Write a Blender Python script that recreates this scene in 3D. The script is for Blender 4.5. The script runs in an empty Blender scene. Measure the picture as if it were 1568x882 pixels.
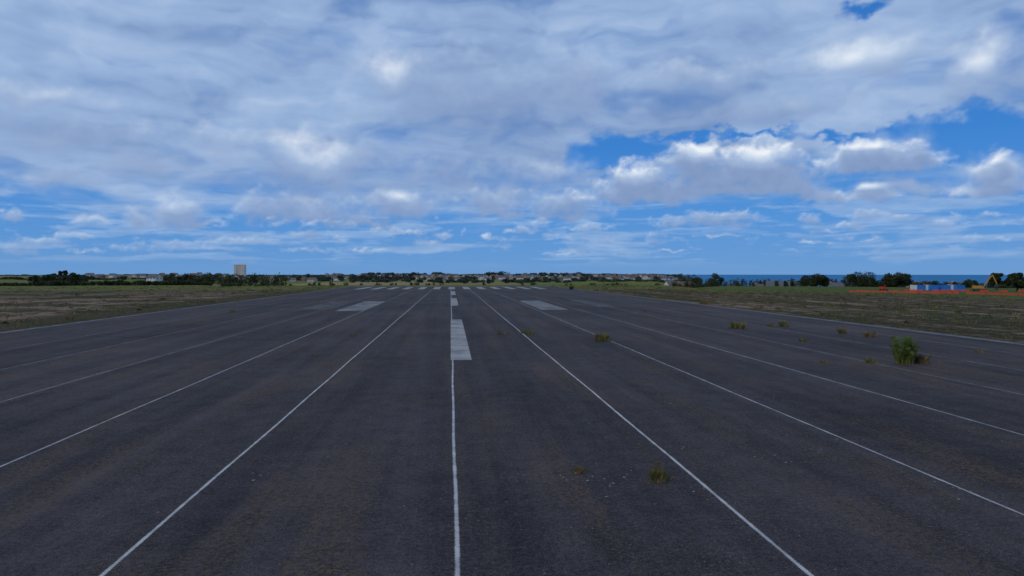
import bpy, math, random
import numpy as np
from mathutils import Vector, Matrix, Euler
R = random.Random(7); NR = np.random.RandomState(7)
scene = bpy.context.scene
scene.view_settings.view_transform='Standard'; scene.view_settings.look='None'; scene.view_settings.exposure=0
F=1045.0; H=3.9; HZ=419.0; CX=784.0; YAW=math.degrees(math.atan(94/F))

# ---------------------------------------------------------------- survey helpers
def bearing(u): return YAW+math.degrees(math.atan((u-CX)/F))
def gpos(u,v,z=0.0):
    d=F*(H-z)/(v-HZ); r=(u-CX)/F*d; a=math.radians(YAW)
    return (d*math.sin(a)+r*math.cos(a), d*math.cos(a)-r*math.sin(a))
def fpos(u,d):
    r=(u-CX)/F*d; a=math.radians(YAW)
    return (d*math.sin(a)+r*math.cos(a), d*math.cos(a)-r*math.sin(a))
def hz(v,d): return H-(v-HZ)/F*d

def ss(a,b,x):
    t=np.clip((x-a)/(b-a),0,1); return t*t*(3-2*t)
PM=([0,235,450,1000,1300,2200,3500,12000],[0,0,-8,-15,-11,-2,-5,-38])
PL=([0,215,300,400,800,1500,2500,4000,12000],[0,0,-.8,-1.8,-5,-4,-1,-4,-38])
PR=([0,130,250,350,700,1200,1500,12000],[0,0,-1.9,-2.1,-20,-46,-60,-100])
def terr(x,y):
    x=np.asarray(x,float); y=np.asarray(y,float)
    D=np.hypot(x,y); a=np.degrees(np.arctan2(x,y))
    wr=ss(17,23,a)*(1-ss(100,130,a)); wl=1-ss(-20,-14,a)
    wl=np.maximum(wl, ss(100,130,a))
    m=np.interp(D,*PM); l=np.interp(D,*PL); r=np.interp(D,*PR)
    base=m*(1-wl)+l*wl
    z=base*(1-wr)+r*wr
    und=(np.sin(x*0.011+1.3)*np.cos(y*0.008)+0.5*np.sin(x*0.023+y*0.017))*ss(350,900,D)*1.3
    return z+und-0.05
def tz(x,y): return float(terr(x,y))

# ---------------------------------------------------------------- node helper
class NT:
    def __init__(s,tree): s.t=tree; s.n=tree.nodes; s.l=tree.links
    def put(s,sock,v):
        if v is None: return
        if isinstance(v,bpy.types.NodeSocket): s.l.new(v,sock)
        else:
            if sock.type=='RGBA' and hasattr(v,'__len__') and len(v)==3: v=(*v,1)
            sock.default_value=v
    def m(s,op,a,b=None,c=None,clamp=False):
        n=s.n.new('ShaderNodeMath'); n.operation=op; n.use_clamp=clamp
        s.put(n.inputs[0],a); s.put(n.inputs[1],b); s.put(n.inputs[2],c); return n.outputs[0]
    def v(s,op,a,b=None,c=None,scale=None):
        n=s.n.new('ShaderNodeVectorMath'); n.operation=op
        s.put(n.inputs[0],a); s.put(n.inputs[1],b)
        if c is not None: s.put(n.inputs[2],c)
        if scale is not None: s.put(n.inputs['Scale'],scale)
        return n.outputs['Value'] if op in('LENGTH','DOT_PRODUCT') else n.outputs[0]
    def noise(s,vec,scale=1,detail=3,rough=0.5,dist=0,out=0):
        n=s.n.new('ShaderNodeTexNoise'); s.put(n.inputs['Vector'],vec)
        n.inputs['Scale'].default_value=scale; n.inputs['Detail'].default_value=detail
        n.inputs['Roughness'].default_value=rough; n.inputs['Distortion'].default_value=dist
        return n.outputs[out]
    def vor(s,vec,scale,out='Distance'):
        n=s.n.new('ShaderNodeTexVoronoi'); s.put(n.inputs['Vector'],vec); n.inputs['Scale'].default_value=scale
        return n.outputs[out]
    def mix(s,f,a,b,mode='MIX'):
        n=s.n.new('ShaderNodeMix'); n.data_type='RGBA'; n.blend_type=mode
        s.put(n.inputs[0],f); s.put(n.inputs[6],a); s.put(n.inputs[7],b); return n.outputs[2]
    def ss(s,x,a,b,lo=0.0,hi=1.0):
        n=s.n.new('ShaderNodeMapRange'); n.interpolation_type='SMOOTHSTEP'
        s.put(n.inputs[0],x); n.inputs[1].default_value=a; n.inputs[2].default_value=b
        n.inputs[3].default_value=lo; n.inputs[4].default_value=hi; return n.outputs[0]
    def sep(s,v):
        n=s.n.new('ShaderNodeSeparateXYZ'); s.put(n.inputs[0],v); return n.outputs
    def comb(s,x,y,z=0.0):
        n=s.n.new('ShaderNodeCombineXYZ'); s.put(n.inputs[0],x); s.put(n.inputs[1],y); s.put(n.inputs[2],z); return n.outputs[0]
    def ramp(s,f,els):
        n=s.n.new('ShaderNodeValToRGB'); s.put(n.inputs[0],f); r=n.color_ramp
        while len(r.elements)<len(els): r.elements.new(0.5)
        for e,(p,c) in zip(r.elements,els): e.position=p; e.color=(*c,1)
        return n.outputs[0]

def material(name):
    m=bpy.data.materials.new(name); m.use_nodes=True
    t=m.node_tree; b=t.nodes['Principled BSDF']; return m,NT(t),b
def obc(T):
    n=T.n.new('ShaderNodeTexCoord'); return n.outputs['Object']
def simple(name,col,rough=0.8,var=0.25,scale=2.0,spec=0.3):
    m,T,b=material(name); c=obc(T)
    n=T.noise(c,scale,5,0.6)
    f=T.ss(n,0.3,0.7)
    d=tuple(x*(1-var) for x in col); l=tuple(min(1,x*(1+var)) for x in col)
    T.put(b.inputs['Base Color'],T.mix(f,d,l)); b.inputs['Roughness'].default_value=rough
    b.inputs['Specular IOR Level'].default_value=spec
    return m

# ---------------------------------------------------------------- mesh helpers
def mesh_obj(name,verts,faces,mat,parent=None,mats=None,mi=None):
    me=bpy.data.meshes.new(name); me.from_pydata([tuple(v) for v in verts],[],[tuple(f) for f in faces])
    if mats:
        for k in mats: me.materials.append(k)
        me.polygons.foreach_set('material_index',mi)
    else: me.materials.append(mat)
    me.update()
    o=bpy.data.objects.new(name,me); scene.collection.objects.link(o)
    if parent: o.parent=parent
    return o
def empty(name,loc=(0,0,0),rz=0,sc=1):
    e=bpy.data.objects.new(name,None); e.location=loc; e.rotation_euler=(0,0,rz); e.empty_display_size=.3; e.scale=(sc,sc,sc)
    scene.collection.objects.link(e); return e
class MB:
    def __init__(s): s.v=[]; s.f=[]; s.mi=[]
    def box(s,c,sz,mi=0,rot=None):
        k=len(s.v); M=rot or Matrix.Identity(3)
        for dx in(-.5,.5):
            for dy in(-.5,.5):
                for dz in(-.5,.5):
                    p=M@Vector((dx*sz[0],dy*sz[1],dz*sz[2])); s.v.append((c[0]+p[0],c[1]+p[1],c[2]+p[2]))
        for f in((0,1,3,2),(4,6,7,5),(0,4,5,1),(2,3,7,6),(0,2,6,4),(1,5,7,3)):
            s.f.append([k+i for i in f]); s.mi.append(mi)
    def cone(s,a,b,ra,rb,mi=0,n=8):
        a=Vector(a);b=Vector(b); d=(b-a).normalized(); up=Vector((0,0,1)) if abs(d.z)<.9 else Vector((1,0,0))
        x=d.cross(up).normalized(); y=d.cross(x); k=len(s.v)
        for p,r in((a,ra),(b,rb)):
            for i in range(n):
                t=2*math.pi*i/n; s.v.append(tuple(p+x*r*math.cos(t)+y*r*math.sin(t)))
        for i in range(n):
            j=(i+1)%n; s.f.append([k+i,k+j,k+n+j,k+n+i]); s.mi.append(mi)
        s.f.append([k+i for i in range(n)][::-1]); s.mi.append(mi)
        s.f.append([k+n+i for i in range(n)]); s.mi.append(mi)
    def prism(s,pts,y0,y1,mi=0):
        k=len(s.v); n=len(pts)
        for y in(y0,y1):
            for p in pts: s.v.append((p[0],y,p[1]))
        for i in range(n):
            j=(i+1)%n; s.f.append([k+i,k+j,k+n+j,k+n+i]); s.mi.append(mi)
        s.f.append([k+i for i in range(n)][::-1]); s.mi.append(mi)
        s.f.append([k+n+i for i in range(n)]); s.mi.append(mi)
    def obj(s,name,mats,parent=None):
        return mesh_obj(name,s.v,s.f,None,parent,mats,s.mi)

def leaves(centers,radii,counts,size,rng):
    P=[]
    for c,r,n in zip(centers,radii,counts):
        d=rng.normal(size=(n,3)); d/=np.linalg.norm(d,axis=1)[:,None]
        rad=rng.uniform(0.25,1,size=(n,1))**0.45*(1+rng.normal(size=(n,1))*0.09)
        P.append(np.array(c)+d*rad*np.array(r))
    P=np.vstack(P); n=len(P)
    a=rng.normal(size=(n,3)); a/=np.linalg.norm(a,axis=1)[:,None]
    b=rng.normal(size=(n,3)); b-= (a*b).sum(1)[:,None]*a; b/=np.linalg.norm(b,axis=1)[:,None]
    s=size*rng.uniform(0.5,1.3,size=(n,1))
    V=np.stack([P-a*s-b*s*0.3,P+b*s*0.7-a*s*0.1,P+a*s+b*s*0.2,P-b*s*0.8],axis=1).reshape(-1,3)
    Fc=np.arange(n*4).reshape(-1,4)
    return V,Fc

# ---------------------------------------------------------------- materials
def mat_foliage(name,dark,light,scale=0.5):
    m,T,b=material(name); c=obc(T)
    n=T.noise(c,scale,3,0.6); n2=T.noise(c,scale*6,2,0.5)
    f=T.ss(T.m('ADD',T.m('MULTIPLY',n,0.7),T.m('MULTIPLY',n2,0.3)),0.35,0.65)
    T.put(b.inputs['Base Color'],T.mix(f,dark,light)); b.inputs['Roughness'].default_value=0.75
    b.inputs['Specular IOR Level'].default_value=0.15
    return m
fol_dark=mat_foliage('foliage_dark',(0.014,0.022,0.009),(0.055,0.068,0.022))
fol_hazed=mat_foliage('foliage_distant_hazed',(0.032,0.046,0.046),(0.075,0.088,0.060),0.03)  # bluish distance haze is painted into these leaf colours
fol_mid=mat_foliage('foliage_hedge',(0.018,0.026,0.015),(0.07,0.078,0.028),0.1)
fol_shrub=mat_foliage('foliage_shrub',(0.05,0.085,0.018),(0.15,0.21,0.05),3)
dry=mat_foliage('dry_weeds',(0.070,0.050,0.020),(0.27,0.185,0.08),0.8)
weedg=mat_foliage('green_weeds',(0.065,0.078,0.018),(0.20,0.20,0.055),2)
bark=simple('bark',(0.06,0.045,0.03),0.9,0.3,6)

m,T,b=material('runway_asphalt'); c=obc(T); x,y,z=T.sep(c)
agg=T.noise(c,36,3,0.85); agg2=T.noise(c,11,4,0.8); mid=T.noise(c,1.5,6,0.7); big=T.noise(c,0.10,5,0.6)
streak=T.noise(T.v('MULTIPLY',c,(0.9,0.028,1)),1.0,5,0.6,0.3)
lane=T.noise(T.comb(T.m('MULTIPLY',T.m('FLOOR',T.m('DIVIDE',x,4.57)),3.71),0,0),1.0,0)
val=T.m('ADD',T.m('MULTIPLY',T.m('SUBTRACT',agg,0.5),6.0),T.m('MULTIPLY',T.m('SUBTRACT',agg2,0.5),3.6))
val=T.m('ADD',val,T.m('MULTIPLY',T.m('SUBTRACT',mid,0.5),1.8))
val=T.m('ADD',val,T.m('MULTIPLY',T.m('SUBTRACT',big,0.5),1.9))
val=T.m('ADD',val,T.m('MULTIPLY',T.m('SUBTRACT',streak,0.5),2.1))
val=T.m('ADD',val,T.m('MULTIPLY',T.m('SUBTRACT',lane,0.5),0.9))
val=T.m('MAXIMUM',T.m('ADD',val,0.98),0.15)
col=T.v('SCALE',(0.0420,0.0352,0.0358),scale=val)
mm=T.m('MULTIPLY',T.ss(T.noise(T.v('MULTIPLY',c,(0.5,0.06,1)),1.0,4,0.6),0.48,0.63),T.ss(T.noise(c,9,5,0.75),0.44,0.62))
col=T.mix(T.m('MULTIPLY',mm,0.7),col,(0.125,0.075,0.040))
mo=T.m('MULTIPLY',T.ss(T.noise(c,0.45,3,0.6),0.44,0.58),T.ss(T.noise(c,15,3,0.7),0.58,0.66))
col=T.mix(T.m('MULTIPLY',mo,0.85),col,(0.17,0.105,0.045))
vd=T.vor(c,6.0); vc=T.sep(T.vor(c,6.0,'Color'))[0]
sp=T.m('MULTIPLY',T.ss(vd,0.13,0.05),T.m('GREATER_THAN',vc,0.83))
sp=T.m('MULTIPLY',sp,T.ss(T.noise(c,0.4,2),0.42,0.58))
col=T.mix(T.m('MULTIPLY',sp,0.6),col,(0.25,0.23,0.20))
T.put(b.inputs['Base Color'],col); b.inputs['Roughness'].default_value=0.92; b.inputs['Specular IOR Level'].default_value=0.24
bp=T.n.new('ShaderNodeBump'); bp.inputs['Strength'].default_value=0.8; bp.inputs['Distance'].default_value=0.018
T.put(bp.inputs['Height'],T.m('ADD',agg,agg2)); T.put(b.inputs['Normal'],bp.outputs[0])
asphalt=m

def paint_mat(name,colr,wear,edge=0.25,scale=8,soft=.18):
    m,T,b=material(name); c=obc(T)
    uv=T.n.new('ShaderNodeTexCoord').outputs['UV']; u=T.sep(uv)[0]
    e=T.m('MULTIPLY',T.m('SUBTRACT',0.5,T.m('ABSOLUTE',T.m('SUBTRACT',u,0.5))),2.0)
    n=T.noise(c,scale*4,4,0.7); n2=T.noise(c,scale*0.3,4,0.6); n3=T.noise(c,scale*12,2,0.6)
    s=T.m('ADD',T.m('MULTIPLY',n,0.5),T.m('ADD',T.m('MULTIPLY',n2,0.3),T.m('MULTIPLY',n3,0.2)))
    cov=T.ss(T.m('ADD',T.m('MULTIPLY',T.m('MINIMUM',T.m('DIVIDE',e,edge),1.0),0.5),s),0.5+wear-soft,0.5+wear+soft)
    T.put(b.inputs['Base Color'],T.mix(T.ss(n2,0.35,0.65),tuple(q*0.72 for q in colr),colr))
    b.inputs['Roughness'].default_value=0.85; b.inputs['Specular IOR Level'].default_value=0.2
    tr=T.n.new('ShaderNodeBsdfTransparent'); mx=T.n.new('ShaderNodeMixShader')
    T.put(mx.inputs[0],cov); T.l.new(tr.outputs[0],mx.inputs[1]); T.l.new(b.outputs[0],mx.inputs[2])
    T.l.new(mx.outputs[0],T.n['Material Output'].inputs[0]); return m
paint_line=paint_mat('worn_line_paint',(0.45,0.44,0.43),0.33,0.75,6)
paint_mid=paint_mat('mid_worn_line_paint',(0.37,0.365,0.36),0.34,0.75,6)
paint_faint=paint_mat('faded_line_paint',(0.26,0.26,0.265),0.35,0.75,5)
paint_block=paint_mat('worn_block_paint',(0.35,0.345,0.33),0.36,0.05,1.6,.26)
paint_tdz=paint_mat('faded_block_paint',(0.24,0.24,0.235),0.40,0.05,1.6,.26)
paint_old=paint_mat('old_block_paint',(0.14,0.14,0.14),0.46,0.06,1.6,.30)
edge_mat=paint_mat('edge_strip_paint',(0.16,0.16,0.165),0.36,0.3,3)

m,T,b=material('airfield_ground'); c=obc(T); x,y,z=T.sep(c)
D=T.v('LENGTH',T.comb(x,y,0))
n1=T.noise(c,0.07,6,0.65); n2=T.noise(c,0.5,6,0.7); n3=T.noise(c,3.5,5,0.7)
sl=T.noise(T.v('MULTIPLY',c,(0.30,0.03,1)),1.0,5,0.65)
conc=T.mix(T.ss(n3,0.3,0.7),(0.16,0.105,0.072),(0.33,0.225,0.165))
scrub=T.mix(T.ss(n3,0.38,0.65),(0.018,0.018,0.009),(0.090,0.070,0.030))
scrub=T.mix(T.ss(n1,0.45,0.62),scrub,T.mix(T.ss(n3,0.38,0.65),(0.022,0.028,0.010),(0.075,0.080,0.026)))
jx=T.ss(T.m('ABSOLUTE',T.m('SUBTRACT',T.m('FRACT',T.m('DIVIDE',T.m('ADD',x,T.m('MULTIPLY',n2,0.8)),4.57)),0.5)),0.37,0.44)
jy=T.ss(T.m('ABSOLUTE',T.m('SUBTRACT',T.m('FRACT',T.m('DIVIDE',T.m('ADD',y,T.m('MULTIPLY',n2,0.8)),7.5)),0.5)),0.41,0.46)
jn=T.m('MAXIMUM',jx,jy)
right=T.ss(x,20,34)
covl=T.ss(T.m('ADD',T.m('MULTIPLY',n1,0.75),T.m('MULTIPLY',n2,0.4)),0.54,0.61)
covr=T.ss(T.m('ADD',T.m('MULTIPLY',sl,0.55),T.m('MULTIPLY',n2,0.6)),0.47,0.60)
cov=T.m('ADD',T.m('MULTIPLY',covl,T.m('SUBTRACT',1.0,right)),T.m('MULTIPLY',covr,right))
cov=T.m('MAXIMUM',cov,T.m('MULTIPLY',jn,0.8))
cov=T.m('MAXIMUM',cov,T.m('MULTIPLY',T.ss(D,110,160),0.5))
cov=T.m('MAXIMUM',cov,T.m('MULTIPLY',T.m('MULTIPLY',T.ss(x,-40,-35),T.m('LESS_THAN',x,0)),0.9))
near=T.mix(cov,conc,scrub)
grass=T.mix(T.ss(T.m('ADD',T.m('MULTIPLY',n1,0.6),T.m('MULTIPLY',n2,0.4)),0.35,0.65),(0.055,0.075,0.014),(0.165,0.165,0.042))
dist2=T.m('ADD',y,T.m('MULTIPLY',T.m('SUBTRACT',n1,0.5),60.0))
col=T.mix(T.ss(dist2,155,190),near,grass)
rg=T.m('MULTIPLY',T.ss(T.m('SUBTRACT',T.m('ADD',x,T.m('MULTIPLY',n1,16.0)),T.m('MULTIPLY',y,0.05)),86,95),T.ss(D,105,125))
col=T.mix(rg,col,T.mix(T.ss(n2,.35,.65),(0.045,0.068,0.016),(0.11,0.13,0.034)))
fv=T.vor(T.v('MULTIPLY',T.v('ADD',c,T.v('SCALE',T.noise(c,0.004,2,out=1),scale=120.0)),(1,0.45,1)),0.0045,'Color'); fr=T.sep(fv)[0]
field=T.ramp(fr,[(0.0,(0.10,0.14,0.035)),(0.3,(0.14,0.15,0.04)),(0.5,(0.28,0.19,0.11)),(0.65,(0.075,0.11,0.03)),(0.85,(0.25,0.20,0.10)),(1.0,(0.10,0.14,0.04))])
col=T.mix(T.ss(D,330,430),col,field)
T.put(b.inputs['Base Color'],col); b.inputs['Roughness'].default_value=0.95; b.inputs['Specular IOR Level'].default_value=0.05
bp=T.n.new('ShaderNodeBump'); bp.inputs['Strength'].default_value=0.8; bp.inputs['Distance'].default_value=0.2
T.put(bp.inputs['Height'],n3); T.put(b.inputs['Normal'],bp.outputs[0])
groundm=m

m,T,b=material('sea_water'); c=obc(T)
n=T.noise(T.v('MULTIPLY',c,(0.0006,0.003,1)),1,4,0.6)
T.put(b.inputs['Base Color'],T.mix(T.ss(n,0.3,0.7),(0.018,0.15,0.33),(0.032,0.20,0.40)))
b.inputs['Roughness'].default_value=0.8; b.inputs['Specular IOR Level'].default_value=0.1
seam=m

# ---------------------------------------------------------------- ground sheet
rings=sorted(set([3,8,15,25,40,60,80,100,115,130,145,160,180,200,215,230,235,250,270,300,325,350,400,450,500,560,630,700,800,900,1000,1100,1200,1300,1500]+list(range(1700,4001,150))+[4500,5500,7000,9000,12000]))
NA=480; V=[(0,0,-0.05)]; Fc=[]
for r in rings:
    a=np.arange(NA)*2*np.pi/NA; X=r*np.sin(a); Y=r*np.cos(a); Z=terr(X,Y)
    V+=list(zip(X.tolist(),Y.tolist(),Z.tolist()))
for i in range(NA): Fc.append((0,1+(i+1)%NA,1+i))
for k in range(len(rings)-1):
    for i in range(NA):
        j=(i+1)%NA; A=1+k*NA
        Fc.append((A+i,A+j,A+NA+j,A+NA+i))
g=mesh_obj('ground',V,Fc,groundm)
for p in g.data.polygons: p.use_smooth=True
n=128; V=[(0,0,-42)]+[(32000*math.sin(2*math.pi*i/n),32000*math.cos(2*math.pi*i/n),-42) for i in range(n)]
mesh_obj('sea',V,[(0,1+(i+1)%n,1+i) for i in range(n)],seam)

# ---------------------------------------------------------------- runway
mesh_obj('runway',[(-30,-60,0),(32,-60,0),(32,212,0),(-30,212,0)],[(0,1,2,3)],asphalt)
def strips(name,rects,mat,z):
    me=bpy.data.meshes.new(name); V=[];Fc=[];UV=[]
    for x0,x1,y0,y1,wob in rects:
        nseg=max(1,int((y1-y0)/2.0)) if wob else 1
        k=len(V)
        for i in range(nseg+1):
            y=y0+(y1-y0)*i/nseg; o=wob*(math.sin(y*0.7+x0)+math.sin(y*0.23+2*x0))
            V+= [(x0+o,y,z),(x1+o,y,z)]
        for i in range(nseg):
            a=k+2*i; Fc.append((a,a+1,a+3,a+2)); UV+=[(0,i/nseg),(1,i/nseg),(1,(i+1)/nseg),(0,(i+1)/nseg)]
    me.from_pydata(V,[],Fc); me.materials.append(mat); l=me.uv_layers.new(name='UVMap')
    for d,u in zip(l.data,UV): d.uv=u
    o=bpy.data.objects.new(name,me); scene.collection.objects.link(o); return o
C0=0.075; S=4.57
strips('seam_line_marking',[(C0+k*S-w,C0+k*S+w,-20,205,0.009) for k,w in((0,.062),(-1,.058),(1,.060))],paint_line,0.004)
strips('seam_line_marking',[(C0+k*S-w,C0+k*S+w,-20,205,0.009) for k,w in((2,.058),(-2,.058),(3,.055))],paint_mid,0.004)
strips('faded_seam_line_marking',[(C0+k*S-.06,C0+k*S+.06,-20,200,0.014) for k in(-3,4,-4,5,-5,6)],paint_faint,0.004)
strips('centreline_marking',[(-0.02,0.96,30.8,58,0),(-0.02,0.96,83,109,0),(-0.02,0.96,125,152,0)],paint_block,0.008)
strips('touchdown_zone_marking',[(-12.1,-9.0,72.5,97,0),(9.7,12.8,73,98,0)],paint_tdz,0.008)
strips('old_touchdown_zone_marking',[(-16.6,-14.0,76,97,0),(17.2,19.6,78,100,0)],paint_old,0.008)
strips('threshold_marking',[(x,x+1.8,172,200,0) for x in np.arange(-24,26,3.9)]+[(-29,31,205,206.6,0)],paint_block,0.008)
strips('runway_edge_marking',[(-29.9,-29.2,-40,200,0.02),(31.0,31.8,-40,200,0.02)],edge_mat,0.008)

V=[];Fc=[]
def flake(x,y,s):
    k=len(V); n=R.randint(4,6); a0=R.random()*6
    for i in range(n):
        t=a0+2*math.pi*i/n; q=s*R.uniform(.5,1.1); V.append((x+q*math.cos(t)*1.3,y+q*math.sin(t),0.010))
    V.append((x,y,0.010+s*0.35)); 
    for i in range(n): Fc.append((k+i,k+(i+1)%n,k+n))
for _ in range(1000):
    y=R.uniform(8,60); x=R.uniform(-12,26)*min(1,(y+4)/40)*1.2; flake(x,y,R.uniform(.006,.018))
for u,v,n,sp in((1215,703,14,.6),(1250,690,10,.6),(930,737,12,.4),(880,725,9,.4),(1500,757,12,.5),(1190,662,6,.4),(670,765,3,.3),(160,573,5,.3),(1035,688,4,.2),(528,566,5,.2),(1170,607,5,.6),(960,617,5,.5),(1070,762,4,.4),(390,730,4,.3),(780,635,5,.5),(1320,680,4,.4)):
    X,Y=gpos(u,v)
    for _ in range(n): flake(X+R.gauss(0,sp),Y+R.gauss(0,sp*.8),R.uniform(.008,.032))
mesh_obj('surface_debris',V,Fc,simple('pale_grit',(0.22,0.205,0.175),0.9,0.5,5))

# ---------------------------------------------------------------- weeds
def blades(pts,mat,name,parent=None):
    V=[];Fc=[]
    for x,y,z,sp,h,n in pts:
        for _ in range(n):
            r=sp*math.sqrt(R.random()); t=R.random()*6.283; bx=x+r*math.cos(t)*.6; by=y+r*math.sin(t)*.6
            hh=h*R.uniform(.35,1.0); ln=hh*R.uniform(.1,.7); w=max(.006,hh*.045)*R.uniform(.6,1.4)
            lx=ln*math.cos(t+R.gauss(0,.6)); ly=ln*math.sin(t+R.gauss(0,.6)); q=R.random()*3.14; wx=w*math.cos(q); wy=w*math.sin(q)
            k=len(V)
            V.extend([(bx-wx,by-wy,z),(bx+wx,by+wy,z),(bx+lx*.4+wx*.8,by+ly*.4+wy*.8,z+hh*.6),(bx+lx*.4-wx*.8,by+ly*.4-wy*.8,z+hh*.6),(bx+lx,by+ly,z+hh)])
            Fc.extend([(k,k+1,k+2,k+3),(k+3,k+2,k+4)])
    return mesh_obj(name,V,Fc,mat,parent)
def weed(u,v,wpx,hpx,n,mats=(weedg,dry),name='weed_clump'):
    x,y=gpos(u,v); d=math.hypot(x,y); e=empty(name,(x,y,0.0))
    w=wpx/F*d/2; h=hpx/F*d
    blades([(0,0,0,w,h,n)],mats[0],'green_blades',e)
    blades([(0,0,0,w*1.3,h*.8,n//2)],mats[1],'dry_blades',e)
    cs=[(R.gauss(0,w*.5),R.gauss(0,w*.4),h*.12) for _ in range(6)]
    V,Fq=leaves(cs,[(w*.5,w*.5,h*.18)]*6,[n//6]*6,max(.010,h*.05),NR); V[:,2]=np.abs(V[:,2])+.005
    mesh_obj('leafy_mat',V,Fq,mats[0],e)
weed(1010,738,32,18,300); weed(887,725,26,12,60,(dry,dry)); weed(922,522,28,13,240); weed(808,511,30,8,120)
weed(770,512,34,6,70,(dry,dry)); weed(1130,503,28,12,200); weed(1200,500,18,10,130); weed(1333,516,24,9,130,(dry,dry))
weed(1335,556,20,8,110); weed(1412,556,24,14,130,(dry,dry)); weed(1262,556,14,5,50,(dry,dry)); weed(1230,523,16,7,80)
weed(1290,511,14,10,90,(dry,weedg)); weed(1370,520,14,7,70); weed(1180,500,16,6,70); weed(1080,466,26,7,130,(dry,dry))
weed(875,443,8,7,80,(fol_dark,fol_dark)); weed(1500,540,16,5,50,(dry,dry)); weed(990,478,12,5,50,(dry,dry))
weed(540,514,18,4,50,(dry,dry)); weed(480,545,20,4,50,(dry,dry)); weed(105,490,14,6,60,(dry,dry)); weed(355,478,10,5,50)
x,y=gpos(1008,738); e=empty('tall_weed',(x,y,0)); mb=MB()
for _ in range(7):
    p=Vector((R.gauss(0,.06),R.gauss(0,.06),0)); d=Vector((R.gauss(0,.15),R.gauss(0,.15),1)); hh=R.uniform(.25,.46)
    q=p+d*hh; mb.cone(p,q,.006,.004,0,5)
    for k in range(5):
        s=p+d*hh*(.4+.13*k); mb.cone(s,s+Vector((R.gauss(0,.05),R.gauss(0,.05),.05)),.005,.003,0,4)
mb.obj('stalks',[dry],e)
x,y=gpos(1387,557); e=empty('green_shrub',(x,y,0))
mb=MB(); cs=[];rs=[];ns=[]
for i in range(34):
    t=R.random()*6.28; r=.44*math.sqrt(R.random()); hh=R.uniform(.55,1.2)*(1-.35*r)
    top=Vector((r*math.cos(t)*1.15,r*math.sin(t)*1.15,hh)); mb.cone((r*.3*math.cos(t),r*.3*math.sin(t),0),top,.012,.004,0,5)
    for k in(.25,.5,.75,1.0):
        cs.append(tuple(top*k)); rs.append((.10,.10,.16*(1.2-k*.5))); ns.append(90)
mb.obj('stems',[weedg],e)
V,Fq=leaves(cs,rs,ns,.022,NR); mesh_obj('leaves',V,Fq,fol_shrub,e)
blades([(0,0,0,.55,.75,260)],weedg,'grass_blades',e)

pts=[];ptsg=[]
for _ in range(13000):
    side=R.random()<.6; y=R.uniform(14,235)
    x=(32.2+abs(R.gauss(0,1))*45*min(1,y/60+.3)) if side else -(30.3+abs(R.gauss(0,1))*45)
    if R.random()<.35: x=round(x/4.57)*4.57+R.gauss(0,.2)
    elif R.random()<.35: y=round(y/7.5)*7.5+R.gauss(0,.25)
    z=tz(x,y); h=R.uniform(.08,.32)*(1.9 if R.random()<.18 else 1)
    (pts if R.random()<.62 else ptsg).append((x,y,z,h*1.3,h,7))
for _ in range(500):
    y=R.uniform(30,190); s=R.choice((-30.1,32.1)); ptsg.append((s+R.gauss(0,.35),y,-0.02,.25,R.uniform(.06,.22),7))
for _ in range(170):
    k=R.choice((-5,-4,-2,2,3,4,5,6,5,6)); pts.append((C0+k*S+R.gauss(0,.15),R.uniform(26,160),0,.15,R.uniform(.03,.12),6))
blades(pts,dry,'dry_verge_weeds'); blades(ptsg,weedg,'green_verge_weeds')
for nm,mt,cnt in(('verge_scrub',dry,450),('green_verge_scrub',fol_mid,480)):
    cs=[];rs=[];ns=[]
    for _ in range(cnt):
        side=R.random()<.62; y=R.uniform(40,240); x=(33+abs(R.gauss(0,1))*50) if side else -(32+abs(R.gauss(0,1))*50)
        s=R.uniform(.2,.8); cs.append((x,y,tz(x,y)+s*.15)); rs.append((s,s,s*.45)); ns.append(50)
    V,Fq=leaves(cs,rs,ns,.07,NR); mesh_obj(nm,V,Fq,mt)

# ---------------------------------------------------------------- trees
def tree(name,u,d,wpx,vtop,seed,mat=fol_dark,lobes=16,leaf=.28,nl=420,trunk_frac=.25):
    rg=random.Random(seed); rn=np.random.RandomState(seed)
    x,y=fpos(u,d); z0=tz(x,y); e=empty(name,(x,y,z0)); top=hz(vtop,d)-z0; W=wpx/F*d/2
    mb=MB(); th=top*trunk_frac; mb.cone((0,0,-.3),(0,0,th),top*.05,top*.035,0,10)
    cs=[];rs=[];ns=[]
    for i in range(lobes):
        t=rg.random()*6.28; q=math.sqrt(rg.random()); 
        zz=th*.8+(top-th*.8)*rg.uniform(.12,.80)*(1-.35*q*q)
        c=Vector((q*W*.78*math.cos(t),q*W*.78*math.sin(t),zz)); cs.append(tuple(c))
        s=W*rg.uniform(.18,.36); rs.append((s,s,min(s*.8,(top-zz)*1.0+.3))); ns.append(nl)
        mb.cone((0,0,th*.9),c,top*.022,top*.006,0,6)
    mb.obj('trunk_and_limbs',[bark],e)
    V,Fq=leaves(cs,rs,ns,leaf,rn); V[:,2]=np.maximum(V[:,2],0.05)
    mesh_obj('crown',V,Fq,mat,e)
tree('tree',1247,345,44,418.5,11,lobes=22); tree('tree',1318,335,52,414.5,12,lobes=26); tree('tree',1371,330,46,414,13,lobes=28)
tree('tree',1526,252,24,413,14,lobes=18); tree('tree',1558,228,38,415,15,lobes=24)
tree('tree',1096,480,32,416,16); tree('tree',1488,340,24,424,17); tree('tree',97,700,14,410,18,leaf=.45,nl=200,trunk_frac=.5)
tree('tree',118,720,26,416,19,leaf=.5,nl=220); tree('tree',78,720,22,417,20,leaf=.5,nl=220)
tree('tree',1068,520,26,423,21)

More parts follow.
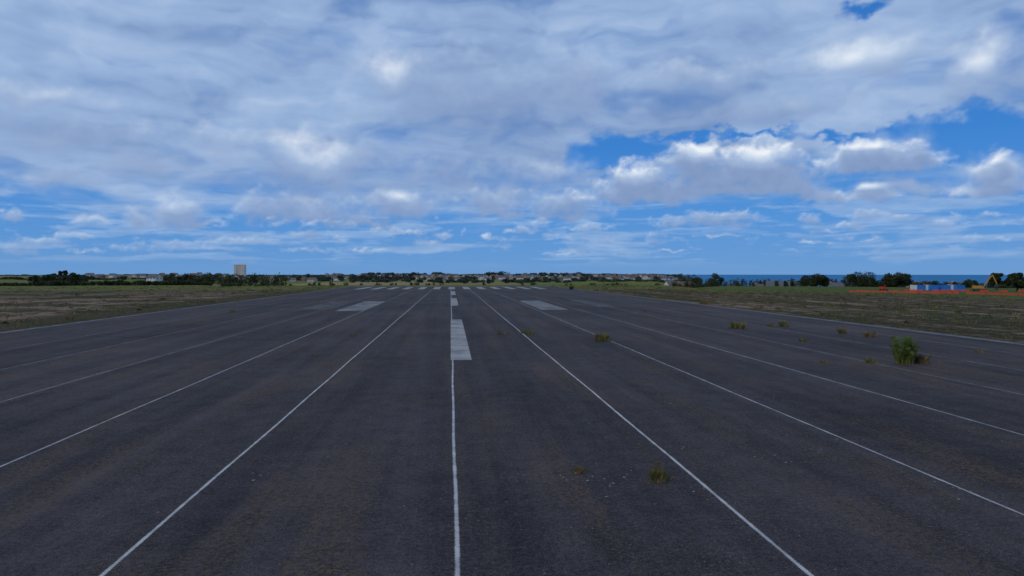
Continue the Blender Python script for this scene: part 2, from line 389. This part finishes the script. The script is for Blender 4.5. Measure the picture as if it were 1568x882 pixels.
def treerow(name,specs,mat,leaf,rng):
    cs=[];rs=[];ns=[]
    for u,d,w,vt in specs:
        x,y=fpos(u,d); z0=tz(x,y); top=hz(vt,d); W=w/F*d/2
        if top-z0<1: top=z0+1.5
        hh=top-z0
        for k in range(5):
            s=W*rng.uniform(.35,.75); cz=z0+hh*rng.uniform(.3,.75); rz=min(top-cz,hh*.4)
            cs.append((x+rng.uniform(-.6,.6)*W,y+rng.uniform(-.6,.6)*W,cz)); rs.append((s,s,max(rz,.6))); ns.append(60)
        cs.append((x,y,z0+hh*.25)); rs.append((W,W,hh*.28)); ns.append(60)
    V,Fq=leaves(cs,rs,ns,leaf,NR); mesh_obj(name,V,Fq,mat)
def row(u0,u1,step,d,w,v,jv,jd=.08,rng=R,p=1.0):
    out=[];u=u0
    while u<u1:
        if rng.random()<p: out.append((u,d*rng.uniform(1-jd,1+jd),w*rng.uniform(.6,1.4),v+rng.gauss(0,jv)))
        u+=step*rng.uniform(.6,1.4)
    return out
treerow('hedgerow',row(48,310,5,300,14,430.5,1.2,.03,p=.9)+row(-30,50,8,300,10,434.5,.8,.03)+row(310,520,8,310,9,435,.6,.03,p=.6),fol_mid,.32,R)
treerow('woodland',row(228,436,6,620,16,419.8,1.3),fol_mid,.6,R)
treerow('woodland',row(-20,230,9,1000,16,424.5,1.3,p=.8)+row(50,130,8,720,16,421,1),fol_mid,.9,R)
treerow('distant_trees',row(436,620,6,1350,15,420.5,1.2,p=.9)+row(600,1050,6,1500,13,424,1.4,.12,p=.7)+row(-40,620,9,2000,16,421.5,1,p=.9),fol_hazed,1.3,R)
treerow('distant_trees',row(560,1060,6,2200,16,420,1.0,.06)+row(610,700,7,2000,12,418.5,1.2)+row(745,775,6,1900,14,416.5,.8)+row(820,900,8,1900,14,418,.8)+row(560,600,7,1800,16,417.5,.8),fol_hazed,1.7,R)
treerow('distant_trees',row(540,1060,5,1250,10,428,1.2,.05,p=.75),fol_hazed,1.1,R)
treerow('hedgerow',row(1050,1200,7,480,12,427,1.5,.05)+row(1190,1300,7,400,12,429,1.2,.05)+row(1300,1420,7,360,12,431.5,1.3,.04)+row(1400,1600,8,320,12,432.0,1.6,.04),fol_mid,.35,R)
treerow('hedgerow',row(1120,1400,9,420,10,428.5,1,.05,p=.7),fol_mid,.4,R)
treerow('hedgerow',row(430,1100,8,420,9,432.3,.7,.04,p=.5),fol_mid,.35,R)

# ---------------------------------------------------------------- buildings
wallw=simple('render_white',(0.56,0.54,0.50),0.8,.1,.5); wallb=simple('brick',(0.22,0.135,0.10),0.9,.25,1)
wallc=simple('render_cream',(0.42,0.35,0.29),0.85,.12,.5); roofm=simple('roof_tiles',(0.13,0.085,0.07),0.85,.25,1)
roofg=simple('slate_roof',(0.10,0.10,0.11),0.8,.2,1); glass=simple('window_glass',(0.05,0.06,0.07),0.25,.1,1,.5)
tower_m=simple('tower_concrete',(0.80,0.69,0.61),0.85,.06,.1); dark_m=simple('dark_trim',(0.05,0.05,0.05),0.7,.2,1)
def house_geo(mb,W,L,h,rh,mw=0,mr=1,mg=2,off=(0,0,0),rz=0):
    t=MB(); t.box((0,0,h/2),(W,L,h),0)
    t.prism([(-W/2,h),(W/2,h),(0,h+rh)],-L/2,L/2,0)
    o=.4
    for s in(-1,1):
        a=(s*(W/2+o),h-o*rh/(W/2)); bq=(0,h+rh)
        t.prism([(a[0],a[1]+.03),(bq[0],bq[1]+.03),(bq[0],bq[1]+.22),(a[0],a[1]+.22)] if s>0 else [(bq[0],bq[1]+.03),(a[0],a[1]+.03),(a[0],a[1]+.22),(bq[0],bq[1]+.22)],-L/2-.3,L/2+.3,1)
    fl=max(1,int(h/2.5))
    for f in range(fl):
        zc=1.45+2.6*f
        for s in(-1,1):
            for k in range(max(2,int(L/3))):
                yy=-L/2+L*(k+.5)/max(2,int(L/3)); t.box((s*(W/2+.01),yy,zc),(.06,1.3,1.15),2)
            for xx in(-W/4,W/4): t.box((xx,s*(L/2+.01),zc),(1.2,.06,1.15),2)
    t.box((W*.18,L*.2,h+rh*.9),(.7,.7,1.6),0)
    c,sn=math.cos(rz),math.sin(rz); k=len(mb.v)
    for v in t.v: mb.v.append((off[0]+v[0]*c-v[1]*sn,off[1]+v[0]*sn+v[1]*c,off[2]+v[2]))
    mp={0:mw,1:mr,2:mg}
    for f,i in zip(t.f,t.mi): mb.f.append([k+q for q in f]); mb.mi.append(mp[i])
def house(name,u,d,W,L,h,rh,wm,rm,rz,zoff=0):
    x,y=fpos(u,d); e=empty(name,(x,y,tz(x,y)+zoff),rz)
    mb=MB(); house_geo(mb,W,L,h,rh)
    for nm,i,mt in(('walls',0,wm),('roof',1,rm),('windows',2,glass)):
        s=MB(); s.v=mb.v; s.f=[f for f,q in zip(mb.f,mb.mi) if q==i]; s.mi=[0]*len(s.f); s.obj(nm,[mt],e)
    s=MB(); s.box((W/2+.02,0.0,1.0),(.08,.95,2.0)); s.obj('door',[dark_m],e)
house('white_house',237,560,8,9,5.0,2.4,wallw,roofg,1.2)
house('brick_bungalow',1198,400,9,18,2.9,2.8,wallb,roofg,1.25); house('brick_bungalow',1224,410,9,12,2.9,3.0,wallc,roofg,1.8)
house('bungalow',1165,430,9,12,2.7,2.2,wallw,roofm,1.5); house('bungalow',1048,560,10,18,5.0,3.0,wallb,roofm,1.3)
house('bungalow',1030,600,9,12,5,3,wallw,roofg,1.7); house('bungalow',1280,380,8,12,2.6,2.0,wallw,roofg,1.4)
house('bungalow',1412,350,8,12,2.6,2.0,wallc,roofm,1.4); house('bungalow',1470,345,8,14,2.6,2.2,wallw,roofm,1.6)
house('white_house',1120,520,9,11,5,2.4,wallc,roofg,1.2)
mb=MB()
for _ in range(290):
    u=R.uniform(500,1060) if R.random()<.86 else R.uniform(120,500); d=R.uniform(1330,2050) if u>500 else R.uniform(1100,1600)
    x,y=fpos(u,d)
    house_geo(mb,R.uniform(7,10),R.uniform(9,16),R.uniform(4.5,5.5),R.uniform(2.4,3.2),R.choice((0,0,4,3,4)),R.choice((1,5,5)),2,(x,y,tz(x,y)),R.choice((0,1.57))+R.gauss(-.1,.2))
mb.obj('distant_town_houses',[wallw,roofm,glass,wallb,wallc,roofg])
d=1500; x,y=fpos(367.5,d); z0=tz(x,y); e=empty('tower_block',(x,y,z0),math.radians(20)); top=hz(405.6,d)-z0; W=25; L=16
mb=MB(); mb.box((0,0,top/2),(W,L,top)); mb.box((0,0,top+.3),(W+.8,L+.8,.6)); mb.box((2,0,top+1.9),(10,7,2.8)); mb.box((-7,1,top+1.2),(3,3,1.4)); mb.obj('walls',[tower_m],e)
mb=MB(); mc=MB(); fl=int(top/2.8)
for f in range(fl):
    zc=1.6+f*top/fl
    for k in range(8):
        xx=-W/2+W*(k+.5)/8
        for s in(-1,1):
            mb.box((xx,s*(L/2+.02),zc),(1.3,.1,.95))
            if k in(1,6): mc.box((xx,s*(L/2+.6),zc-1.0),(2.6,1.2,1.0))
    for k in range(4):
        for s in(-1,1): mb.box((s*(W/2+.02),-L/2+L*(k+.5)/4,zc),(.1,1.2,.95))
mb.obj('windows',[simple('tower_glass',(0.18,0.17,0.165),.3,.1,1,.5)],e); mc.obj('balconies',[tower_m],e)

# ---------------------------------------------------------------- site equipment on the right
blue=simple('blue_paint',(0.025,0.17,0.50),0.5,.15,1); whitep=simple('white_paint',(0.6,0.6,0.6),0.5,.08,1)
orange=simple('barrier_orange',(0.70,0.075,0.04),0.6,.15,.6); yellow=simple('machine_yellow',(0.42,0.21,0.03),0.6,.2,1)
steel=simple('dark_steel',(0.04,0.04,0.04),0.6,.3,2)
def container(u,d,L,mt,rz,sc=.75,name='site_container'):
    x,y=fpos(u,d); e=empty(name,(x,y,tz(x,y)),rz,sc); mb=MB(); mb.box((0,0,1.3),(L,2.4,2.4))
    for k in range(int(L/.35)): 
        for s in(-1,1): mb.box((-L/2+.2+k*.35,s*1.215,1.3),(.16,.05,2.1))
    mb.obj('corrugated_body',[mt],e)
    mb=MB()
    for sx in(-1,1):
        for sy in(-1,1): mb.box((sx*(L/2),sy*1.2,1.3),(.16,.16,2.6))
    for zz in(.08,2.52):
        for sy in(-1,1): mb.box((0,sy*1.2,zz),(L-.2,.14,.14))
    for q in(-.6,-.2,.2,.6): mb.cone((L/2+.06,q,.2),(L/2+.06,q,2.4),.03,.03)
    mb.obj('frame_and_door_bars',[mt],e)
for u,dd,L,mt,rz in((1399,238,1.8,whitep,.1),(1409,240,3.8,blue,.1),(1421,244,2.4,whitep,.1),(1430,240,3.4,blue,.1),(1447,239,3.8,blue,.1),(1457,246,2.4,whitep,.2),(1469,241,3.6,blue,.2)):
    container(u,dd,L,mt,rz-.3)
d=230; x,y=fpos(1500,d); e=empty('excavator',(x,y,tz(x,y)),math.radians(-30),.9)
mb=MB()
for s in(-1,1):
    mb.prism([(-2.0,.25),(-1.6,0),(1.6,0),(2.0,.25),(2.0,.65),(1.6,.9),(-1.6,.9),(-2.0,.65)],s*1.2-.3,s*1.2+.3)
mb.obj('tracks',[steel],e)
mb=MB(); mb.prism([(-2.2,1.0),(1.3,1.0),(1.3,1.7),(.3,2.0),(-2.2,2.2)],-1.3,1.3); mb.cone((0,0,.6),(0,0,1.0),.8,.8)
mb.obj('upper_body',[yellow],e)
mb=MB(); mb.prism([(.2,2.02),(1.35,1.72),(1.2,3.1),(.2,3.1)],.35,1.28); mb.obj('cab',[glass],e)
mb=MB(); mb.prism([(1.0,1.6),(1.4,1.5),(3.1,4.6),(4.1,6.0),(3.8,6.25),(2.75,4.9)],-.25,.05)
mb.prism([(3.7,6.25),(4.15,6.1),(5.5,2.8),(5.25,2.7)],-.2,.03); mb.obj('boom_and_stick',[yellow],e)
mb=MB(); mb.prism([(5.1,2.8),(5.6,2.8),(5.9,2.0),(5.4,1.4),(4.6,1.7),(4.9,2.1)],-.6,.45); mb.obj('bucket',[steel],e)
mb=MB(); mb.cone((1.6,-.1,1.9),(2.7,-.1,4.2),.08,.06); mb.cone((3.0,-.1,5.6),(4.0,-.1,6.3),.07,.07); mb.obj('hydraulic_rams',[steel],e)
def fence(name,pts,h=.9,p=.9):
    e=empty(name); net=MB(); post=MB()
    P=[]
    for a,bq in zip(pts[:-1],pts[1:]):
        a=Vector(a);bq=Vector(bq); n=max(1,int((bq-a).length/2.5))
        for i in range(n): P.append(a.lerp(bq,i/n))
    P.append(Vector(pts[-1]))
    for p_,q in zip(P[:-1],P[1:]):
        z=tz(p_.x,p_.y); z2=tz(q.x,q.y); post.cone((p_.x,p_.y,z),(p_.x,p_.y,z+h+.15),.035,.03)
        if R.random()<p:
            sag=R.uniform(0,.35)*h
            for j in range(4):
                za=.08*h+(h*.8-sag*.5)*j/3; k=len(net.v); w=.085
                net.v+=[(p_.x,p_.y,z+za),(q.x,q.y,z2+za-sag*.3),(q.x,q.y,z2+za+w-sag*.3),(p_.x,p_.y,z+za+w)]; net.f.append([k,k+1,k+2,k+3]); net.mi.append(0)
            for j in range(8):
                t=(j+.5)/8; m_=p_.lerp(q,t); k=len(net.v); dx=(q-p_).normalized()*.08; zz=z+(z2-z)*t
                net.v+=[(m_.x,m_.y,zz+.05),(m_.x+dx.x,m_.y+dx.y,zz+.05),(m_.x+dx.x,m_.y+dx.y,zz+h*.9),(m_.x,m_.y,zz+h*.9)]; net.f.append([k,k+1,k+2,k+3]); net.mi.append(0)
    net.obj('orange_netting',[orange],e); post.obj('posts',[steel],e)
fence('safety_fence',[fpos(1300,205),fpos(1345,195),fpos(1440,180),fpos(1500,165),fpos(1600,144)],.6,.85)
fence('safety_fence',[fpos(1385,228),fpos(1500,222),fpos(1620,212)],.7,.7)
x,y=fpos(1353,232); e=empty('dumper_truck',(x,y,tz(x,y)),.4,.75)
mb=MB(); mb.prism([(-1.6,.9),(.4,.9),(.7,1.9),(-2.0,1.9)],-.9,.9); mb.box((1.2,0,1.1),(1.4,1.5,.7)); mb.box((1.1,0,2.5),(.8,1.2,.08)); mb.obj('skip_and_chassis',[orange],e)
mb=MB()
for sx in(-1.0,1.2):
    for s in(-1,1): mb.cone((sx,s*.75,.5),(sx,s*1.1,.5),.5,.5,0,14)
for s in(-.5,.5): mb.cone((.9,s,1.4),(.9,s,2.5),.04,.04)
mb.obj('wheels_and_frame',[steel],e)

# ---------------------------------------------------------------- sky: procedural cloud maps (azimuth/elevation) over a Nishita sky
SUN_EL=38; SUN_AZ=-125
NR=np.random.RandomState(7); NR.rand(0)
perm=NR.permutation(256); perm=np.concatenate([perm,perm]); ga=NR.rand(256)*2*np.pi; GX=np.cos(ga).astype(np.float32); GY=np.sin(ga).astype(np.float32)
def pn(x,y):
    xi=np.floor(x).astype(np.int32); yi=np.floor(y).astype(np.int32); xf=(x-xi).astype(np.float32); yf=(y-yi).astype(np.float32)
    u=xf*xf*xf*(xf*(xf*6-15)+10); v=yf*yf*yf*(yf*(yf*6-15)+10); xi&=255; yi&=255; x1=(xi+1)&255; y1=(yi+1)&255
    def g(a,b,fx,fy):
        h=perm[perm[a]+b]; return GX[h]*fx+GY[h]*fy
    n0=g(xi,yi,xf,yf); n1=g(x1,yi,xf-1,yf); n2=g(xi,y1,xf,yf-1); n3=g(x1,y1,xf-1,yf-1)
    a=n0+u*(n1-n0); b=n2+u*(n3-n2); return (a+v*(b-a))*1.5
def fbm(x,y,o=5,r=.5):
    s=0;a=1;t=0
    for i in range(o):
        s=s+a*pn(x*2.03**i+17.3*i,y*2.03**i+9.1*i); t+=a; a*=r
    return s/t*1.5
def billow(x,y,o=5,r=.5):
    s=0;a=1;t=0
    for i in range(o):
        s=s+a*(1-2.6*np.abs(pn(x*2.03**i+31.7*i,y*2.03**i+5.3*i))); t+=a; a*=r
    return s/t
nss=ss
def elev(u,v): return math.degrees(math.atan((HZ-v)/math.hypot(F,u-CX)))
def bfield(X,Y,blobs,flat=1.6,k=6.0):
    acc=np.zeros_like(X)
    for u,v,wp,hp in blobs:
        a=bearing(u); e=elev(u,v); sc=math.cos(math.radians(a-YAW))
        ww=math.degrees(wp/F)*sc*sc; hh=math.degrees(hp/F)*sc
        dx=(X-a)/ww; dy=(Y-e)/hh; dy=np.where(dy<0,dy*flat,dy)
        acc=acc+np.exp(-k*(np.sqrt(dx*dx+dy*dy)))
    return 1+np.log(acc+1e-9)/k
def shift(a,dr,dc):
    r=np.clip(np.arange(a.shape[0])+int(round(dr)),0,a.shape[0]-1); c=np.clip(np.arange(a.shape[1])+int(round(dc)),0,a.shape[1]-1)
    return a[r][:,c]
def pal(t,stops):
    t=np.clip(t,0,1); p=[s[0] for s in stops]
    return np.stack([np.interp(t,p,[s[1][i] for s in stops]) for i in range(3)],-1)
A_BL=[(440,250,95,66),(500,262,80,54),(350,220,90,40),(560,238,100,34),(700,150,210,80),(600,125,70,48),(880,130,110,60),(690,265,110,38),(850,262,90,28),
 (1500,110,110,60),(1320,95,150,40),(1180,165,160,28),(1350,238,120,38),(1220,232,40,22),(1520,275,80,40),(1400,290,120,22),(1060,120,120,34),
 (120,205,170,34),(60,150,160,30),(240,255,140,34),(450,318,120,38),(260,325,90,30),(600,308,90,30),(770,305,80,22),(90,275,130,26)]
B_BL=[(975,285,60,42),(1000,298,78,30),(945,300,70,20),(1070,250,62,42),(1165,262,76,50),(1110,272,110,26),(1200,288,90,20),(1100,292,130,14),
 (275,330,46,40),(215,338,34,24),(310,345,50,12),(150,342,45,10),(420,322,76,34),(490,328,100,28),(560,342,54,14),
 (612,318,54,38),(745,312,58,32),(865,318,72,28),(870,332,60,12),(780,330,60,12),(1330,250,90,34),(1400,248,60,22),(1520,268,60,34),(1520,296,80,16),(1330,298,60,18),(1265,300,60,12)]
C_BL=[(1090,338,76,16),(1030,343,44,12),(1130,332,34,12),(1240,337,22,13),(1330,330,34,12),(1440,345,28,10),(1300,348,28,7),(1515,330,18,9),(1530,368,22,6),
 (470,360,36,12),(520,366,12,9),(745,364,12,8),(772,378,18,7),(800,354,38,9),(620,356,70,8),(680,362,24,8),
 (20,384,50,14),(60,372,60,8),(260,374,60,9),(380,370,60,9),(925,372,26,9),(130,386,36,7),(22,334,24,14),(330,382,70,6),(480,384,50,6),(120,362,36,7),(1100,362,50,5),(1250,372,36,5),(900,350,40,8),(560,384,40,5),(860,390,40,4),(1020,385,40,4)]
HOLES=[(965,228,85,30),(925,242,70,18),(1470,205,150,34),(1300,202,120,12),(1150,206,90,10),(1335,15,45,20),(1050,208,50,10),(1350,322,200,14)]
BRIGHT=[(975,258,38,30),(1078,228,50,24),(1165,236,58,28),(455,205,60,40),(590,110,45,40),(1500,90,60,50),(1520,235,34,20),(272,312,40,18),(1330,285,50,8),(490,235,60,44),(745,364,12,8),(340,190,50,12),(1330,222,50,10),(612,300,30,12),(1300,90,100,30)]
def clouds(az,el,ppd):
    X,Y=np.meshgrid(az.astype(np.float32),el.astype(np.float32))
    ar=np.radians(X); er=np.radians(Y); dz=np.maximum(np.sin(er),0)+.09; px=np.cos(er)*np.sin(ar)/dz; py=np.cos(er)*np.cos(ar)/dz
    C=np.zeros(X.shape+(3,),np.float32); A=np.zeros(X.shape,np.float32)
    def over(c,a):
        nonlocal C,A
        C=c*a[...,None]+C*(1-a[...,None]); A=a+A*(1-a)
    w1=fbm(X*.11,Y*.2,4); w2=fbm(X*.11+40,Y*.2+7,4)
    n1=fbm(X*.055+w1*.4,Y*.16+w2*.4,6,.5); n2=fbm(px*1.3+3+w1*.5,py*1.5+w2*.5,5,.45); rip=fbm(X*.10+w1,Y*.75+X*.03+w2*.8,4,.45)
    hol=bfield(X+1.6*w1+.8*fbm(X*.6,Y*.9,4),Y+1.0*w2+.8*fbm(X*.6+9,Y*.9,4),HOLES,1.0,4)
    cov=np.interp(Y,[0,2.5,5.0,7.0,10,90],[-.80,-.50,.0,.52,.70,.68])
    rightlow=nss(12,24,X)*(1-nss(8,10.5,Y)); cov=cov-.36*rightlow
    d=cov+.42*n1+.24*n2+.16*rip-1.22*np.clip(hol+.15,0,1)
    a=nss(-.15,.74,d)*.93
    t=.48+.26*n1+.18*n2+.18*rip+.14*w1
    t=t-.24*np.clip(bfield(X,Y,[(740,150,230,90),(1200,175,200,30),(60,205,190,34),(860,245,150,30),(1010,180,120,40),(180,40,200,20)],1,3),0,1)+.18*np.clip(bfield(X,Y,[(1400,100,260,80),(950,40,250,50),(250,110,220,30),(560,60,120,30),(380,230,180,40)],1,3),0,1)
    over(pal(t,[(0,(.175,.265,.47)),(.3,(.245,.36,.59)),(.6,(.325,.46,.70)),(1,(.49,.61,.80))]),a)
    b=fbm(X*.10+w1*.5,Y*1.1+w2*.3,6,.6); a=nss(.02,.55,b+.14)*nss(.3,1.6,Y)*(1-nss(5,8,Y))*.6
    over(pal(.55+.5*fbm(X*.4,Y*2,4),[(0,(.20,.34,.60)),(1,(.40,.56,.80))]),a)
    br=np.clip(bfield(X+.5*w1,Y,BRIGHT,1,3),0,1)
    def layer(bl,s,thr,soft,alpha,flat,amp,gain,bias,hz=0.0,extra=None,fb=.5,contrast=1.0,bg=.42):
        wx=fbm(X/s*.9,Y/s*.9,4)*s*.30; wy=fbm(X/s*.9+50,Y/s*.9,4)*s*.25
        f=bfield(X+wx,Y+wy,bl,flat)
        if extra is not None: f=np.maximum(f,extra)
        nz=fb*fbm(X/s,Y/s*1.25,6,.52)+(1-fb)*(billow(X/s*.8,Y/s,6,.46)-.35)*1.2
        f=f+amp*nz
        dens=np.clip((f-thr)/soft,0,1.6)
        tau=0
        for k in(1,2,3,4,6,8): tau=tau+shift(dens,k*.10*s*ppd,-k*.035*s*ppd)*(1 if k<5 else 1.8)
        L=np.exp(-gain*tau)
        L=L*.75*contrast+bias+bg*br+.12*nz+.10*nss(0,2,f)
        a=nss(0,1,dens)*alpha
        col=pal(L,[(0,(.18,.265,.455)),(.3,(.25,.35,.57)),(.55,(.365,.48,.69)),(.8,(.62,.72,.86)),(1,(.88,.92,.97))])
        if hz: 
            hf=(hz*np.exp(-np.maximum(Y,0)/3.0))[...,None]; col=col*(1-hf)+np.array((.18,.37,.68))*hf
        over(col,a)
    layer(A_BL,3.2,-.05,1.15,.82,1.1,.50,.42,.20,fb=.6,contrast=.75,bg=.5)
    fr=fbm(X*.32+11,Y*.85+4,5,.5)*1.5-.40-3*nss(4.2,6.0,Y)-.8*(1-nss(.8,2,Y))
    leftsoft=[b_ for b_ in B_BL if b_[0]<900]; rightb=[b_ for b_ in B_BL if b_[0]>=900]
    layer(leftsoft,2.1,-.10,.95,.88,1.5,.58,.42,.17,.35,contrast=.72,bg=.45)
    layer(rightb,1.9,-.06,.66,.94,1.6,.60,.42,.18,.3,contrast=.95,bg=.62)
    layer(C_BL,.95,-.08,.90,.74,1.7,.55,.40,.22,.6,extra=fr*.8,contrast=.75)
    C=C/np.maximum(A,1e-4)[...,None]
    return np.concatenate([C,A[...,None]],-1).astype(np.float32)
def mkimg(name,arr):
    h,w_=arr.shape[:2]; im=bpy.data.images.new(name,w_,h,alpha=True,float_buffer=True); im.colorspace_settings.name='Non-Color'; im.alpha_mode='CHANNEL_PACKED'
    im.pixels.foreach_set(arr.ravel()); im.update(); im.pack(); return im
AZ0,AZ1,EL0,EL1=-42.,52.,-1.,33.; ppd=17
front=mkimg('cloud_field_front',clouds(np.linspace(AZ0,AZ1,int((AZ1-AZ0)*ppd)),np.linspace(EL0,EL1,int((EL1-EL0)*ppd)),ppd))
allr=mkimg('cloud_field_all',clouds(np.linspace(-180,180,720),np.linspace(0,90,180),2))
w=bpy.data.worlds.new('World'); scene.world=w; w.use_nodes=True
W=NT(w.node_tree); W.n.clear()
tc=W.n.new('ShaderNodeTexCoord'); dx,dy,dz=W.sep(W.v('NORMALIZE',tc.outputs['Generated']))
el=W.m('MULTIPLY',W.m('ARCSINE',dz),57.2958); az=W.m('MULTIPLY',W.m('ARCTAN2',dx,dy),57.2958)
sky=W.n.new('ShaderNodeTexSky'); sky.sky_type='NISHITA'; sky.sun_disc=False
sky.sun_elevation=math.radians(SUN_EL); sky.sun_rotation=math.radians(SUN_AZ); sky.ozone_density=3.0; sky.dust_density=0.5
clear=W.ramp(W.m('DIVIDE',el,30.0,clamp=True),[(0,(0.145,0.33,0.65)),(0.06,(0.115,0.31,0.67)),(0.16,(0.078,0.28,0.68)),(0.35,(0.042,0.22,0.63)),(0.75,(0.03,0.17,0.53)),(1,(0.02,0.12,0.44))])
clear=W.v('ADD',W.v('SCALE',clear,scale=9.3),W.v('MULTIPLY',sky.outputs[0],(0.03,0.04,0.06)))
def tex(im,u,v):
    n=W.n.new('ShaderNodeTexImage'); n.image=im; n.extension='EXTEND'; n.interpolation='Linear'; W.put(n.inputs[0],W.comb(u,v)); return n.outputs
tf=tex(front,W.m('DIVIDE',W.m('SUBTRACT',az,AZ0),AZ1-AZ0),W.m('DIVIDE',W.m('SUBTRACT',el,EL0),EL1-EL0))
ta=tex(allr,W.m('DIVIDE',W.m('ADD',az,180.0),360.0),W.m('DIVIDE',el,90.0))
mk=W.m('MULTIPLY',W.m('MULTIPLY',W.ss(az,AZ0,AZ0+3),W.ss(az,AZ1,AZ1-3)),W.ss(el,EL1,EL1-4))
cc=W.mix(mk,ta[0],tf[0]); ca=W.m('ADD',W.m('MULTIPLY',ta[1],W.m('SUBTRACT',1.0,mk)),W.m('MULTIPLY',tf[1],mk))
col=W.mix(ca,clear,W.v('SCALE',cc,scale=10.0))
bg=W.n.new('ShaderNodeBackground'); W.put(bg.inputs[0],col); bg.inputs[1].default_value=0.1
out=W.n.new('ShaderNodeOutputWorld'); W.l.new(bg.outputs[0],out.inputs[0])

sl=bpy.data.lights.new('sun','SUN'); sl.energy=1.15; sl.angle=math.radians(11); sl.color=(1,.92,.82)
so=bpy.data.objects.new('sun',sl); scene.collection.objects.link(so)
a=math.radians(SUN_AZ); e_=math.radians(SUN_EL); sd=Vector((math.sin(a)*math.cos(e_),math.cos(a)*math.cos(e_),math.sin(e_)))
so.rotation_euler=sd.to_track_quat('Z','Y').to_euler(); so.location=(0,0,60)

cam=bpy.data.cameras.new('camera'); cam.sensor_width=36; cam.lens=36*F/1568; cam.clip_start=.1; cam.clip_end=60000
co=bpy.data.objects.new('camera',cam); scene.collection.objects.link(co)
co.location=(0,0,H); co.rotation_euler=(math.radians(90)-math.atan(22/F),0,-math.radians(YAW)); scene.camera=co
